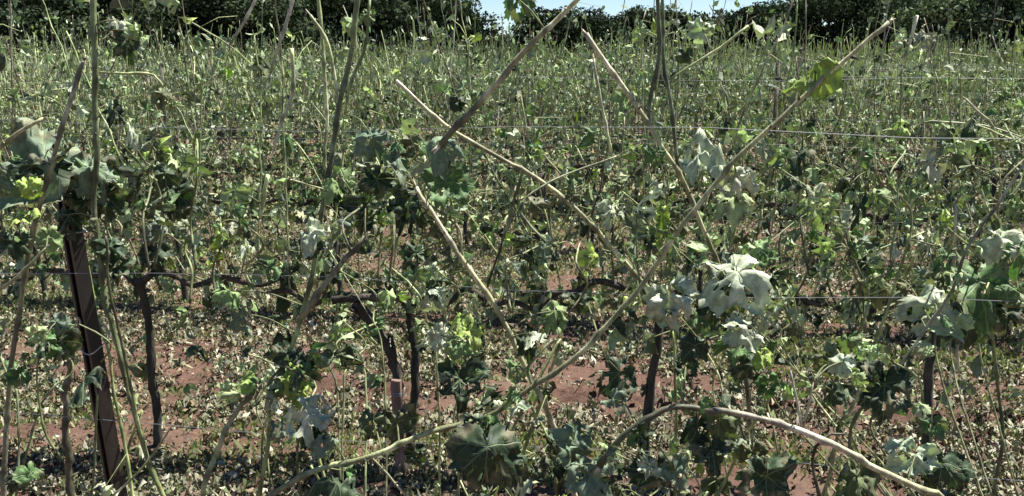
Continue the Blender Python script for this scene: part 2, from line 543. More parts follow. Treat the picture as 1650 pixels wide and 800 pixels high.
def make_vine(r, nshoots=11, full=1.0, half=.55):
    """detailed vine: grapevine > trunk, cordon, shoot (> foliage)"""
    root = empty('grapevine', (0, 0, 0))
    mb = MB(); top = make_trunk(mb, r, .70 + r.uniform(-.03, .03)); mb.build('trunk', M_TRUNK, root, True)
    mb = MB(); make_cordon(mb, r, top, half); mb.build('cordon', M_TRUNK, root, True)
    sb = MB()
    for i in range(64):
        b0 = Vector((r.uniform(-half, half), r.gauss(0, .06), top.z + r.gauss(-.08, .15)))
        rag(sb, b0, r.uniform(.03, .075), jit(PAL[r.choice(['dg', 'dg', 'dg', 'ol', 'ol', 'gr', 'gg', 'pl', 'br'])], r), r, seg=11)
    sb.build('foliage', M_LEAFS, root)
    for i in range(nshoots):
        x0 = -half + 2 * half * (i + r.random()) / nshoots
        L = r.uniform(.5, 1.5)
        P = shoot_path(r, x0, top.z + .01, L)
        rad = r.uniform(.0025, .0048)
        mb = MB()
        c0 = r.choice(CANECOL + CANECOL[:2] * 3); c1 = r.choice(CANECOL[:5])
        tube(mb, P, rad, rad * .55, [jit(c0, r), jit(c1, r)], sides=5, nodes=.085, r=r, step=.04)
        # a side twig or tendril or two
        for _ in range(r.choice([0, 1, 1, 2])):
            q = P[r.randrange(1, len(P))]
            e = q + Vector((r.uniform(-.15, .15), r.uniform(-.06, .06), r.uniform(-.04, .14)))
            tube(mb, [q, (q + e) / 2 + Vector((0, 0, .015)), e], .0017, .001, [jit(c1, r)], sides=3, r=r)
        sh = mb.build('shoot', M_CANE, root, True)
        fb = MB()
        for k, p in enumerate(P):
            low = 1 - k / len(P)
            m_ = (1 if r.random() < .45 + .5 * low else 0) + (1 if r.random() < .75 * low else 0) + (1 if r.random() < .5 * low else 0)
            for _ in range(int(m_ * full + r.random() * .7)):
                off = Vector((r.gauss(0, .045), r.gauss(0, .045), r.gauss(-.02, .03)))
                b0 = p + off
                tube(fb, [p, b0], .0012, .0009, [(.25, .28, .12)], sides=3, r=r)
                cn = r.choice(LEAFCOL if low < .6 else LEAFCOL + ['dg', 'dg', 'gr', 'ol'])
                rag(fb, b0, r.choice([r.uniform(.015, .04), r.uniform(.03, .075)]), jit(PAL[cn], r), r, seg=r.choice([9, 11, 13]))
        if fb.v: fb.build('foliage', M_LEAFS, sh)
    return root

def far_vine_mesh(r, fan=1.0):
    """vine seen from far: separate MBs for wood and foliage"""
    wd, lf = MB(), MB()
    top = make_trunk_low(wd, r)
    for i in range(20):
        x0 = -.55 + 1.1 * (i + r.random()) / 20
        P = shoot_path(r, x0, top, r.choice([r.uniform(.6, 1.2), r.uniform(1.0, 1.6)]))
        P = P[::2] + [P[-1]]
        tube(wd, P, .0085, .0055, [jit(r.choice(CANECOL[:2] * 5 + CANECOL), r)], sides=3, r=r)
        heavy = r.random() < .4
        for k, p in enumerate(P):
            for _ in range(r.choice([3, 5, 7]) if heavy and k < len(P) * .65 else r.choice([0, 1, 2])):
                b0 = p + Vector((r.gauss(0, .06), r.gauss(0, .06), r.gauss(0, .05)))
                c = jit(PAL[r.choice(['gg', 'gg', 'pl', 'yg', 'gr', 'dg', 'dg', 'dg', 'pl', 'gr', 'wh', 'ol', 'wh'])], r, .25)
                s = r.choice([r.uniform(.015, .04), r.uniform(.03, .075)])
                if heavy: s = r.uniform(.025, .065); c = tuple(q * .55 for q in c) if r.random() < .3 else c  # some leaves in heavy clumps darkened to deepen the shadows there
                a = Vector((r.gauss(0, .6), r.gauss(0, .6), r.gauss(0, 1.3))).normalized() * s
                b_ = a.cross(Vector((r.gauss(0, 1), r.gauss(0, 1), r.gauss(0, 1)))).normalized() * s * r.uniform(.2, .6)
                lf.add([b0 - a, b0 - b_ * .8 + a * .1, b0 + a, b0 + b_ + a.cross(b_) * (6 * r.uniform(-1, 1))],
                       [(0, 1, 3), (1, 2, 3)], c)
    return wd, lf

def make_trunk_low(mb, r):
    h = .7
    tube(mb, [(0, 0, -.03), (r.gauss(0, .015), 0, h * .5), (0, 0, h)], .026, .02, [(.06, .048, .038)], sides=5, r=r)
    tube(mb, [(-.55, 0, h + r.gauss(0, .01)), (0, 0, h), (.55, 0, h + r.gauss(0, .01))], .014, .014, [(.06, .048, .038)], sides=4, r=r)
    return h

# ---------------------------------------------------------------- rows 1 to 3: detailed vines
ORD = ['first', 'second', 'third', 'fourth', 'fifth', 'sixth', 'seventh', 'eighth', 'ninth', 'tenth', 'eleventh', 'twelfth', 'thirteenth', 'fourteenth']
RZ = -R(8)
protos = [make_vine(random.Random(100 + i), 17 + i % 4, 1.0 + .3 * (i % 2), half=.54) for i in range(7)]
used = set()
vines = {1: [-2.62, -1.55, -.44, .55, 1.62, 2.72], 2: [-3.3, -2.25, -1.15, .16, 1.2, 2.25, 3.3, 4.4],
         3: [-4.8, -3.7, -2.6, -1.5, -.4, .7, 1.8, 2.9, 4.0]}
RN = {1: 'second row', 2: 'third row', 3: 'fourth row'}
look = {(1, 2): 'stripped grapevine with a dark twisted head, beside the pinkish wooden stake in the second row',
        (1, 1): 'stripped grapevine with a thin straight trunk, between the metal post and the pinkish stake',
        (1, 0): 'stripped grapevine standing behind the rusty metal post at the left edge',
        (2, 3): 'grapevine with a thick dark head, in the third row at mid picture'}
cnt = 0
for k in (1, 2, 3):
    for i, x in enumerate(vines[k]):
        pi = (cnt * 3 + k) % 7; cnt += 1
        if pi in used: o = copy_tree(protos[pi])
        else: o = protos[pi]; used.add(pi)
        y = row_y(k, x)
        o.location = (x, y, gh(x, y))
        o.rotation_euler = (0, 0, RZ + (math.pi if (cnt % 2) else 0))
        o.scale = (1, 1, .97 + .08 * rnd.random())
        lab = look.get((k, i), 'hail-stripped grapevine, %s from the left in the %s from the camera' % (ORD[i], RN[k]))
        tag(o, lab, 'grapevine', 'grapevines in the second, third and fourth rows')

    if (k, i) == (1, 2):
        pass
bpy.context.view_layer.update()
hv = [o for o in bpy.data.objects if o.get('label', '').startswith('stripped grapevine with a dark twisted head')][0]
inv = hv.matrix_world.inverted()
mb = MB(); hr = random.Random(4)
tube(mb, [inv @ at(645, 640, 3.38), inv @ at(634, 585, 3.36), inv @ at(606, 530, 3.34), inv @ at(572, 488, 3.33)], .018, .020, [(.04, .034, .028), (.06, .05, .04)], sides=10, rough=.35, r=hr, step=.02)
tube(mb, [inv @ at(535, 484, 3.33), inv @ at(585, 480, 3.33), inv @ at(648, 482, 3.35)], .014, .013, [(.05, .042, .034), (.10, .085, .065)], sides=9, rough=.35, r=hr, step=.02)
for _ in range(9):
    q_ = hr.random(); a = inv @ at(572 + 70 * q_, 490 + 95 * q_, 3.34)
    tube(mb, [a, a + Vector((hr.uniform(-.05, .05), hr.uniform(-.05, .05), hr.uniform(-.08, .08)))], .012, .005, [(.05, .04, .03)], sides=5, r=hr)
mb.build('twisted_head', M_TRUNK, hv, True)

# ---------------------------------------------------------------- rows 4+: simpler vines
r2 = random.Random(5)
farp = []
for i in range(9):
    wd, lf = far_vine_mesh(random.Random(300 + i))
    farp.append((wd, lf))
fp_obj = []
total = 0
far_spots, stuff_spots = [], []
for k in range(4, 19):
    half = .60 * ROW[k] + .8
    x = -half + r2.random()
    while x < half:
        (far_spots if k <= 12 else stuff_spots).append((k, x))
        x += 1.08
for j, (wd, lf) in enumerate(farp):
    root = empty('grapevine', (0, 0, 0))
    wd.build('wood', M_CANE, root)
    lf.build('foliage', M_LEAFS, root)
    fp_obj.append(root)
usedf = set()
RW = ['first', 'second', 'third', 'fourth', 'fifth', 'sixth', 'seventh', 'eighth', 'ninth', 'tenth', 'eleventh', 'twelfth', 'thirteenth']
LM = [(10, 'the left picture edge'), (152, 'the thick upright shoot'), (300, 'the dark hanging leaves'), (452, 'the pale hanging broken shoot'), (545, 'the upright green cane'),
      (645, 'the top of the thin pale cane'), (735, 'the foot of the brown broken cane'), (850, 'the brown broken cane'), (975, 'the pale cane tip'), (1062, 'the two dark upright shoots'),
      (1160, 'the thin green stem'), (1300, 'the yellow-green leaf'), (1430, 'the long diagonal cane tip'), (1540, 'the grey green lighter tree'), (1645, 'the right picture edge')]
names_ = {}
for k in range(4, 13):
    row = sorted((825 + FPX * x / row_y(k, x), x) for (kk, x) in far_spots if kk == k)
    byl = {}
    for px, x in row:
        j = min(range(len(LM)), key=lambda q: abs(LM[q][0] - px)); byl.setdefault(j, []).append((px, x))
    for j, l in byl.items():
        ph = {1: ['in line with'], 2: ['just left of', 'just right of'], 3: ['just left of', 'in line with', 'just right of'], 4: ['well left of', 'just left of', 'just right of', 'well right of']}.get(len(l)) or ['far left of', 'well left of', 'just left of', 'just right of', 'well right of', 'far right of'][:len(l)]
        if j == 0 and len(l) <= 3: ph = ['cut by', 'next inward from', 'second inward from'][:len(l)]
        if j == len(LM) - 1 and len(l) <= 3: ph = ['second inward from', 'next inward from', 'cut by'][-len(l):]
        for p_, (px, x) in zip(ph, l): names_[(k, x)] = 'vine in the %s row, %s %s' % (RW[k], p_, LM[j][1])
for (k, x) in far_spots:
    j = r2.randrange(9)
    if j in usedf: o = copy_tree(fp_obj[j])
    else: o = fp_obj[j]; usedf.add(j)
    y = row_y(k, x)
    o.location = (x, y, gh(x, y))
    o.scale = (1, 1, r2.uniform(.92, 1.15))
    o.rotation_euler = (0, 0, RZ + r2.choice([0, math.pi]))
    tag(o, names_[(k, x)], 'grapevine', 'grapevines of the far rows')
# the hindmost rows as one mass
VV, FF, CC, off = [], [], [], 0
for (k, x) in stuff_spots:
    wd, lf = farp[r2.randrange(9)]
    for mb in (lf,):
        v = np.array(mb.v); c = np.array(mb.c)
        s = r2.choice([-1, 1]); v = v * np.array([s, s, r2.uniform(.95, 1.12)]) + np.array([x, row_y(k, x), 0])
        VV.append(v); CC.append(c); FF.append(np.array(mb.f) + off); off += len(v)
    W = [(x + r2.uniform(-.5, .5), row_y(k, x), r2.uniform(1.3, 2.35)) for _ in range(16)]
    for (wx, wy, wz) in W:
        a = r2.gauss(0, .15)
        v = np.array([(wx - .009, wy, .6), (wx + .009, wy, .6), (wx + a + .006, wy, wz), (wx + a - .006, wy + .02, wz)])
        VV.append(v); CC.append(np.array([jit(r2.choice(CANECOL[:2] * 2 + CANECOL[:5]), r2)] * 4)); FF.append(np.array([(0, 1, 2), (0, 2, 3)]) + off); off += 4
o = link('far_grapevines', np_mesh('far_grapevines', np.concatenate(VV), np.concatenate(FF), np.concatenate(CC), M_LEAFS))
tag(o, 'mass of battered vines in the hindmost rows before the trees', 'grapevines', kind='stuff')

# ---------------------------------------------------------------- wires
def wire(k, z, x0, x1, rad, label, group):
    mb = MB(); P = []
    n = 14
    ang = z * 13 + k
    for i in range(n + 1):
        x = x0 + (x1 - x0) * i / n
        P.append(Vector((x, row_y(k, x) + .02 * math.sin(ang), z + .008 * math.sin(i * 1.7 + ang))))
    tube(mb, P, rad, rad, [(1, 1, 1)], sides=5)
    o = mb.build('trellis_wire', M_WIRE)
    tag(o, label, 'wire', group)
HW = [(1.04, 'lowest'), (1.32, 'middle'), (1.56, 'topmost')]
for k in range(0, 9):
    hw = .62 * ROW[k] + 1.2
    for z, nm in HW:
        z2 = z + (.02 if k % 2 else -.015)
        if k < 4: lab = 'thin steel trellis wire, the %s of the three wires on the %s row' % (nm, ['nearest', 'second', 'third', 'fourth'][k])
        else: lab = 'thin steel wire, the %s on the %s row of vines' % (nm, RW[k])
        wire(k, z2, -hw, hw, .0005 if k < 4 else .0007, lab, 'trellis wires strung along the vine rows')

# ---------------------------------------------------------------- rusty channel post at the left
def post(top, bot, wdt, dep, name, label, full=True):
    root = empty(name, bot)
    ax = (top - bot)
    zt = ax.length
    root.rotation_mode = 'QUATERNION'
    root.rotation_quaternion = ax.to_track_quat('Z', 'Y')
    mb = MB()
    w2 = wdt / 2; th = .0035
    # C-shaped section opening towards the camera side, small returned lips
    sec = [(-w2, -dep), (-w2 + .009, -dep), (-w2 + .009, -dep + th), (-w2 + th, -dep + th), (-w2 + th, -th), (-.006, -th), (-.004, -th - .006), (.004, -th - .006), (.006, -th),
           (w2 - th, -th), (w2 - th, -dep + th), (w2 - .009, -dep + th), (w2 - .009, -dep), (w2, -dep), (w2, 0), (-w2, 0)]
    n = len(sec)
    zs = np.linspace(0, zt, 40)
    vs, fs, cs = [], [], []
    for z in zs:
        f = z / zt
        c = (.045 - .032 * f, .032 - .022 * f, .026 - .018 * f)  # darkens upwards: the draped leaf's shadow painted into the metal colour
        for (a, b_) in sec: vs.append((a, b_, z)); cs.append(jit(c, rnd, .1))
    for i in range(len(zs) - 1):
        for s in range(n):
            fs.append((i * n + s, i * n + (s + 1) % n, (i + 1) * n + (s + 1) % n, (i + 1) * n + s))
    fs.append(tuple(range((len(zs) - 1) * n, len(zs) * n)))
    mb.add(vs, fs, cs)
    mb.build('channel', M_POST, root)
    return root, zt
ptop, pbot = at(108, 262, 1.47), at(200, 800, 1.50)
dirv = (pbot - ptop).normalized()
tt = (ptop.z - 0.0) / -dirv.z
pground = ptop + dirv * tt + Vector((0, 0, -.02))
root, zt = post(ptop, pground, .035, .022, 'metal_post', '')
tag(root, 'leaning rusty brown metal trellis post at left with a leaf draped over its top', 'post')
def ring(mb, c, r0, r1, ax='y', n=18, thick=.002):
    vs, fs = [], []
    for i in range(n):
        a = 2 * math.pi * i / n
        for (rr, dy) in ((r0, -thick), (r1, -thick), (r1, 0), (r0, 0)):
            vs.append((c[0] + rr * math.cos(a), c[1] + dy, c[2] + rr * math.sin(a)))
    for i in range(n):
        j = (i + 1) % n
        for q in range(4):
            fs.append((i * 4 + q, i * 4 + (q + 1) % 4, j * 4 + (q + 1) % 4, j * 4 + q))
    mb.add(vs, fs, (.8, .8, .8))
def ppos(py):      # height along the post for a photo row
    p = at(150, py, 1.48); return (p.z - pground.z) / (ptop - pground).normalized().z
mb = MB(); ring(mb, (0, -.024, ppos(512)), .0035, .0075); mb.build('washer', M_WIRE, root)
mb = MB(); ring(mb, (0, -.008, ppos(600)), .0005, .004); mb.build('bolt', M_WIRE, root)
mb = MB()
zc = ppos(548)
tube(mb, [(-.026, -.012, zc + .035), (-.015, -.030, zc + .012), (.004, -.032, zc - .008), (.022, -.026, zc - .016), (.034, -.012, zc - .005), (.024, .012, zc + .01), (-.02, .014, zc + .03), (-.026, -.012, zc + .035)], .0012, .0012, [(1, 1, 1)], sides=5, step=.006)
mb.build('wire_tie', M_WIRE, root)
mb = MB()
zc = ppos(372)
tube(mb, [(-.024, -.012, zc), (-.01, -.027, zc - .002), (.01, -.027, zc + .001), (.024, -.02, zc + .004), (.024, .006, zc + .002), (-.022, .006, zc), (-.024, -.012, zc)], .0016, .0016, [(1, 1, 1)], sides=5, step=.006)
mb.build('wire_tie', M_WIRE, root)

# pinkish wooden stake beside the second-row vine
sx = at(647, 760, 3.30)
sk = empty('vine_stake', (sx.x, sx.y - .0, gh(sx.x, sx.y) - .02), RZ)
mb = MB()
def slab(mb, x0, x1, y0, y1, z0, z1, c, n=10, lean=0, point=0):
    vs, fs, cs = [], [], []
    for i in range(n + 1):
        f = i / n; z = z0 + (z1 - z0) * f; o_ = lean * f
        for (a, b_) in ((x0, y0), (x1, y0), (x1, y1), (x0, y1)):
            vs.append((a + o_ + rnd.uniform(-1, 1) * .0006, b_, z)); cs.append(jit(c, rnd, .08))
    for i in range(n):
        for s in range(4): fs.append((i * 4 + s, i * 4 + (s + 1) % 4, i * 4 + 4 + (s + 1) % 4, i * 4 + 4 + s))
    fs.append((0, 3, 2, 1)); fs.append(tuple(n * 4 + q for q in range(4)))
    mb.add(vs, fs, cs)
slab(mb, -.019, .019, -.014, .014, 0, .42, (.19, .12, .095), lean=-.012)
mb.build('shaft', M_STAKE, sk)
mb = MB()
for dz in (0, .006, .012):
    tube(mb, [(-.021, -.016, .36 + dz), (.021, -.017, .36 + dz), (.022, .016, .365 + dz), (-.022, .016, .36 + dz), (-.021, -.016, .36 + dz)], .0013, .0013, [(1, 1, 1)], sides=4)
mb.build('tie', M_WIRE, sk)
tag(sk, 'pinkish brown wooden stake standing in bare red soil at the picture bottom', 'stake')

# weathered wooden post in the third row, mid picture
bx = at(868, 470, 5.62)
p3 = empty('wooden_post', (bx.x, row_y(2, bx.x), gh(bx.x, 5.6) - .03), RZ)
mb = MB()
tube(mb, [(0, 0, 0), (.005, 0, .4), (-.004, 0, .98)], .05, .046, [(.06, .05, .04), (.09, .075, .06)], sides=10, rough=.06, step=.06)
mb.build('shaft', M_TRUNK, p3, True)
mb = MB()
tube(mb, [(-.055, -.03, .80), (0, -.055, .80), (.055, -.03, .805), (.05, .04, .80), (-.05, .04, .80), (-.055, -.03, .80)], .002, .002, [(1, 1, 1)], sides=4)
mb.build('wire_tie', M_WIRE, p3)
tag(p3, 'thick dark weathered wooden post with pale top edge, mid picture behind crossing canes', 'post')

# posts of the rows behind
pp = []
mbp = MB()
tube(mbp, [(0, 0, -.03), (0, 0, .8), (.01, 0, 1.62)], .017, .016, [(.10, .095, .075)], sides=8, rough=.05)
proto_post = None
for k, xs_ in {3: [2.2, -3.2], 5: [3.4, -5.2], 7: [-7.4, 5.0]}.items():
    for q, x in enumerate(xs_):
        if proto_post is None:
            proto_post = o = mbp.build('trellis_post', M_TRUNK, smooth=True)
        else:
            o = proto_post.copy(); col.objects.link(o)
        o.location = (x, row_y(k, x), gh(x, row_y(k, x))); o.rotation_euler = (rnd.gauss(0, .02), rnd.gauss(0, .03), rnd.uniform(0, 6))
        side_ = '' if len(xs_) == 1 else (', the %s of those in its row' % ['one nearest one end', 'other one', 'last one'][q])
        pos = 'left of centre' if x < 0 else 'right of centre'
        tag(o, 'slim grey trellis post in the %s row of vines, standing %s' % (RW[k], pos if len(xs_) < 3 else ['left of centre', 'just right of centre', 'far right'][q]), 'post', 'trellis posts among the vines')

# ---------------------------------------------------------------- nearest row: canes and leaves as photographed
def P_(pts, d):
    out = []
    for q in pts:
        dd = d + (q[2] if len(q) > 2 else 0)
        out.append(at(q[0], q[1], dd))
    return out
TAN = (.38, .365, .20); TGN = (.28, .30, .15); BRN = (.165, .155, .08); GRN = (.20, .25, .10); YGN = (.42, .47, .22); DKG = (.085, .10, .05); DBR = (.085, .078, .045); PALE = (.52, .47, .36); GRY = (.24, .24, .165)

vine_x = [-1.15, -.32, .52, 1.32]
near = []
vl = ['nearest-row grapevine whose upright canes rise around the leaning rusty post',
      'nearest-row grapevine with bushy leaf tufts and an upright green cane left of centre',
      'nearest-row grapevine whose long bare cane sweeps diagonally up to the right',
      'nearest-row grapevine whose thick tan cane arches out of the bottom right']
for i, x in enumerate(vine_x):
    y = row_y(0, x)
    root = empty('grapevine', (x, y, gh(x, y)))
    rr_ = random.Random(900 + i)
    sub = empty('tmp', (0, 0, 0)); bpy.data.objects.remove(sub)
    mb = MB(); top = make_trunk(mb, rr_, .70); mb.build('trunk', M_TRUNK, root, True)
    mb = MB(); make_cordon(mb, rr_, top, .44)
    o = mb.build('cordon', M_TRUNK, root, True)
    root.rotation_euler = (0, 0, RZ)
    tag(root, vl[i], 'grapevine', 'grapevines of the nearest row')
    near.append(root)
bpy.context.view_layer.update()

canes = []     # (world points, object)
def add_cane(vine, pts, d, w0, w1, cols, nodes=.075, to_cordon=False, sides=8, label=None, free=None):
    """vine: index of near vine, or None for a broken cane that is a thing of its own"""
    W = P_(pts, d)
    r0, r1 = w0 * d / FPX / 2 * .86, w1 * d / FPX / 2 * .86
    if to_cordon:       # continue from the first listed point down to the cordon
        x = W[0].x * .85 + near[vine].location.x * .15
        c = Vector((max(near[vine].location.x - .42, min(near[vine].location.x + .42, x)), 0, .72))
        c.y = row_y(0, c.x)
        W = [c, (c + W[0]) / 2 + (W[0] - W[1]).normalized() * .05] + W
    jr = random.Random(len(canes) * 7 + 3)
    mb = MB()
    if vine is None:
        org = W[0].copy(); root = empty('broken_cane', org)
        WW = [p - org for p in W]
    else:
        root = near[vine]
        inv = root.matrix_world.inverted()
        WW = [inv @ p for p in W]
    Q = tube(mb, WW, r0, r1, cols, sides=sides, nodes=nodes, r=jr, rough=.04, step=.012)
    # buds on the nodes
    if w0 > 5:
        for _ in range(max(2, len(Q) // 8)):
            i = jr.randrange(2, len(Q) - 2)
            u, v = perp((Q[i + 1] - Q[i]).normalized())
            dd = (u * jr.uniform(-1, 1) + v * jr.uniform(-1, 1)).normalized()
            e = Q[i] + dd * (r0 * 2.2) + (Q[i + 1] - Q[i]).normalized() * r0
            tube(mb, [Q[i], e], r0 * .55, r0 * .2, [cols[0]], sides=4, r=jr)
    # torn wood fibre at the broken end
    e = Q[-1]; ed = (Q[-1] - Q[-3]).normalized()
    for _ in range(3):
        t_ = e + ed * r1 * jr.uniform(2, 5) + Vector([jr.gauss(0, r1 * .6) for _ in range(3)])
        tube(mb, [e, t_], r1 * .6, r1 * .12, [PALE], sides=4, r=jr)
    o = mb.build('cane', M_CANE, root, True)
    if label:
        if vine is None: tag(root, label, 'broken cane', 'broken canes caught in the trellis wires')
        else: o['label'] = label
    M = root.matrix_world if vine is not None else Matrix.Translation(W[0])
    canes.append(([M @ q for q in Q], o, M))
    return o

A = add_cane
# left
A(0, [(8, 830), (14, 640), (30, 510), (47, 400), (72, 305), (98, 210), (135, 98)], 1.30, 12, 8, [GRY, GRY, BRN, GRY], to_cordon=True)
A(0, [(272, 840), (238, 740), (205, 620), (170, 480), (152, 340), (156, 230), (152, 110), (150, -30)], 1.40, 9, 11, [GRN, GRN, DKG, GRN], to_cordon=True)
A(0, [(240, 750, .01), (222, 680), (205, 590), (178, 470), (170, 380)], 1.38, 7, 5, [GRN, DBR])
A(0, [(-20, 480), (30, 445), (75, 400)], 1.25, 8, 5, [TAN, TGN])
A(None, [(-15, 250), (30, 215), (70, 192)], 1.30, 9, 6, [TAN, TAN], label='short tan broken cane poking in at the left edge above the post')
A(0, [(160, 117), (205, 119), (248, 122), (268, 150)], 1.38, 5, 4, [YGN, YGN])
A(0, [(118, 850), (112, 760), (105, 650), (118, 560)], 1.75, 15, 11, [DBR, DBR, DBR], sides=9, nodes=.05)
A(1, [(328, 810), (350, 725), (382, 665), (408, 632)], 1.22, 13, 10, [GRN, GRN, GRY], to_cordon=True)
A(1, [(180, 800, .0), (225, 760), (275, 690)], 1.3, 5, 3, [YGN, YGN])
A(1, [(415, 830), (432, 720), (438, 640), (470, 560), (497, 470), (515, 365), (532, 265), (548, 165), (566, 80), (580, -20)], 1.36, 8, 10, [DKG, GRN, GRN, DKG, GRN], to_cordon=True)
A(None, [(486, 512), (520, 465), (552, 425), (588, 382)], 1.30, 13, 9, [BRN, GRY, DBR], label='short grey broken cane leaning left of centre above the cordon')
A(1, [(530, 290), (522, 250), (527, 180), (521, 90), (512, -20)], 1.42, 6, 7, [YGN, YGN, YGN])
A(1, [(548, 190), (538, 120), (524, 60), (500, 25)], 1.40, 6, 6, [YGN, YGN])
A(1, [(556, 185), (566, 130), (590, 70), (596, 0)], 1.42, 6, 5, [GRN, GRN])
A(None, [(470, 78), (472, 140), (456, 192), (441, 242)], 1.5, 8, 5, [YGN, PALE], label='pale yellow broken shoot hanging left of the upright green cane')
A(None, [(432, 282), (424, 318), (419, 352)], 1.5, 8, 7, [YGN, YGN], label='short pale green stub of shoot hanging above the bare soil at left')
A(None, [(477, -20), (462, 35), (441, 95), (436, 118)], 1.5, 7, 5, [PALE, TGN], label='pale shoot slanting down from the top edge at left of centre')
A(None, [(420, -20), (395, 35), (372, 70)], 1.5, 6, 5, [PALE, TGN], label='thin pale shoot crossing the dark trees at the upper left')
A(1, [(485, 800, .02), (478, 740), (482, 705), (490, 690)], 1.2, 5, 4, [DKG, DKG])
# middle
A(2, [(425, 805), (500, 763), (600, 733), (700, 695), (790, 668), (862, 622), (940, 563), (1008, 492), (1065, 415), (1130, 322), (1182, 262), (1240, 208), (1300, 150), (1370, 92), (1432, 36)],
  1.15, 12, 8, [DBR, TGN, TGN, BRN, TGN, TAN, TGN, TAN, TAN], to_cordon=False, label='long bare tan cane sweeping diagonally from lower left to upper right')
A(None, [(638, 130), (720, 205), (790, 245), (862, 287), (930, 338), (985, 400), (1050, 470)], 1.32, 7, 9, [PALE, TAN, BRN, TAN, TAN, TGN], label='thin pale broken cane slanting down to the right across the middle')
A(None, [(942, -12), (900, 30), (846, 84), (790, 145), (710, 234)], 1.22, 9, 12, [TAN, TAN, BRN, BRN], label='brown broken cane slanting down to the left from the top edge')
A(2, [(940, 850), (908, 735), (893, 695), (868, 635), (832, 560), (812, 522), (782, 470), (735, 405), (700, 352), (670, 302)], 1.27, 12, 9, [GRY, GRY, PALE, TAN, TAN, PALE], to_cordon=True, label='pale scarred cane leaning up to the left')
A(2, [(1232, 860, -.02), (1215, 760), (1205, 640), (1195, 540), (1172, 460), (1132, 365), (1100, 290), (1064, 235), (1035, 186), (975, 100), (944, 55)], 1.38, 9, 8, [DBR, DKG, DKG, DBR, TAN, TAN, PALE], to_cordon=True)
A(2, [(1046, 205), (1047, 165), (1062, 80), (1060, -20)], 1.40, 8, 7, [DKG, DKG, DKG])
A(2, [(1092, 270), (1082, 180), (1071, 110), (1068, 40), (1066, -20)], 1.42, 7, 6, [DKG, DKG, GRN])
A(2, [(1080, 128), (1118, 103), (1160, 78), (1206, 42)], 1.38, 4, 5, [GRN, YGN, YGN])
A(2, [(985, 245), (975, 200), (965, 150), (957, 95)], 1.4, 6, 4, [YGN, PALE])
A(2, [(868, 640), (850, 600), (858, 575)], 1.26, 5, 4, [GRN, GRN])
A(2, [(740, 700, .02), (752, 640), (748, 580), (760, 540)], 1.22, 6, 5, [DKG, DKG])
A(2, [(510, 800), (560, 830), (600, 900)], 1.15, 5, 5, [TAN, TAN])
A(2, [(425, 805), (450, 860), (560, 960)], 1.15, 12, 12, [DBR, DBR])
A(2, [(655, 800), (615, 755), (596, 735)], 1.17, 5, 3, [PALE, TGN])
# right
A(3, [(1530, 815), (1500, 795), (1400, 748), (1300, 697), (1240, 680), (1165, 664), (1086, 654), (1040, 678), (1000, 708), (966, 752)], 1.05, 15, 12, [PALE, TAN, TAN, DBR, TAN, PALE, DBR, DKG], to_cordon=True, label='thick tan cane arching along the bottom right')
A(3, [(1368, 735), (1378, 672), (1450, 590), (1492, 530), (1535, 465), (1560, 400), (1610, 325), (1665, 238)], 1.16, 7, 5, [DKG, BRN, GRY, BRN, GRY, GRY])
A(3, [(1292, 690), (1285, 650), (1273, 598)], 1.08, 6, 4, [PALE, PALE])
A(3, [(1294, 690), (1302, 655), (1310, 615)], 1.08, 5, 4, [PALE, PALE])
A(3, [(1245, 850), (1218, 760), (1198, 700), (1180, 640)], 1.2, 8, 5, [GRN, DKG, DKG])
A(3, [(1290, 560), (1266, 500), (1240, 430), (1228, 400)], 1.35, 6, 4, [DBR, GRN, YGN])
A(3, [(1545, 600), (1540, 520), (1538, 430), (1540, 330)], 1.4, 5, 5, [PALE, PALE])
A(3, [(1600, 860), (1615, 700), (1600, 560), (1590, 430), (1600, 350)], 1.35, 7, 6, [DKG, DKG, GRN], to_cordon=True)
A(3, [(1608, 245), (1600, 205), (1572, 178), (1556, 160)], 1.45, 6, 4, [YGN, PALE])
A(None, [(1478, 25), (1468, 62), (1452, 105)], 1.45, 6, 5, [PALE, TGN], label='small pale shoot standing against the dark trees at upper right')
A(3, [(1330, 835), (1308, 740), (1340, 700), (1362, 700)], 1.2, 8, 5, [DBR, DBR])
A(3, [(1495, 700, .02), (1488, 660), (1480, 610), (1440, 585)], 1.15, 4, 4, [GRN, GRN])
A(3, [(1515, 830), (1505, 760), (1498, 700)], 1.12, 5, 4, [GRN, GRN])
A(0, [(100, 740), (70, 690), (60, 600), (75, 540)], 1.25, 5, 4, [GRN, GRN])
A(0, [(255, 460), (250, 400), (262, 330), (250, 260)], 1.6, 6, 4, [DKG, GRN])

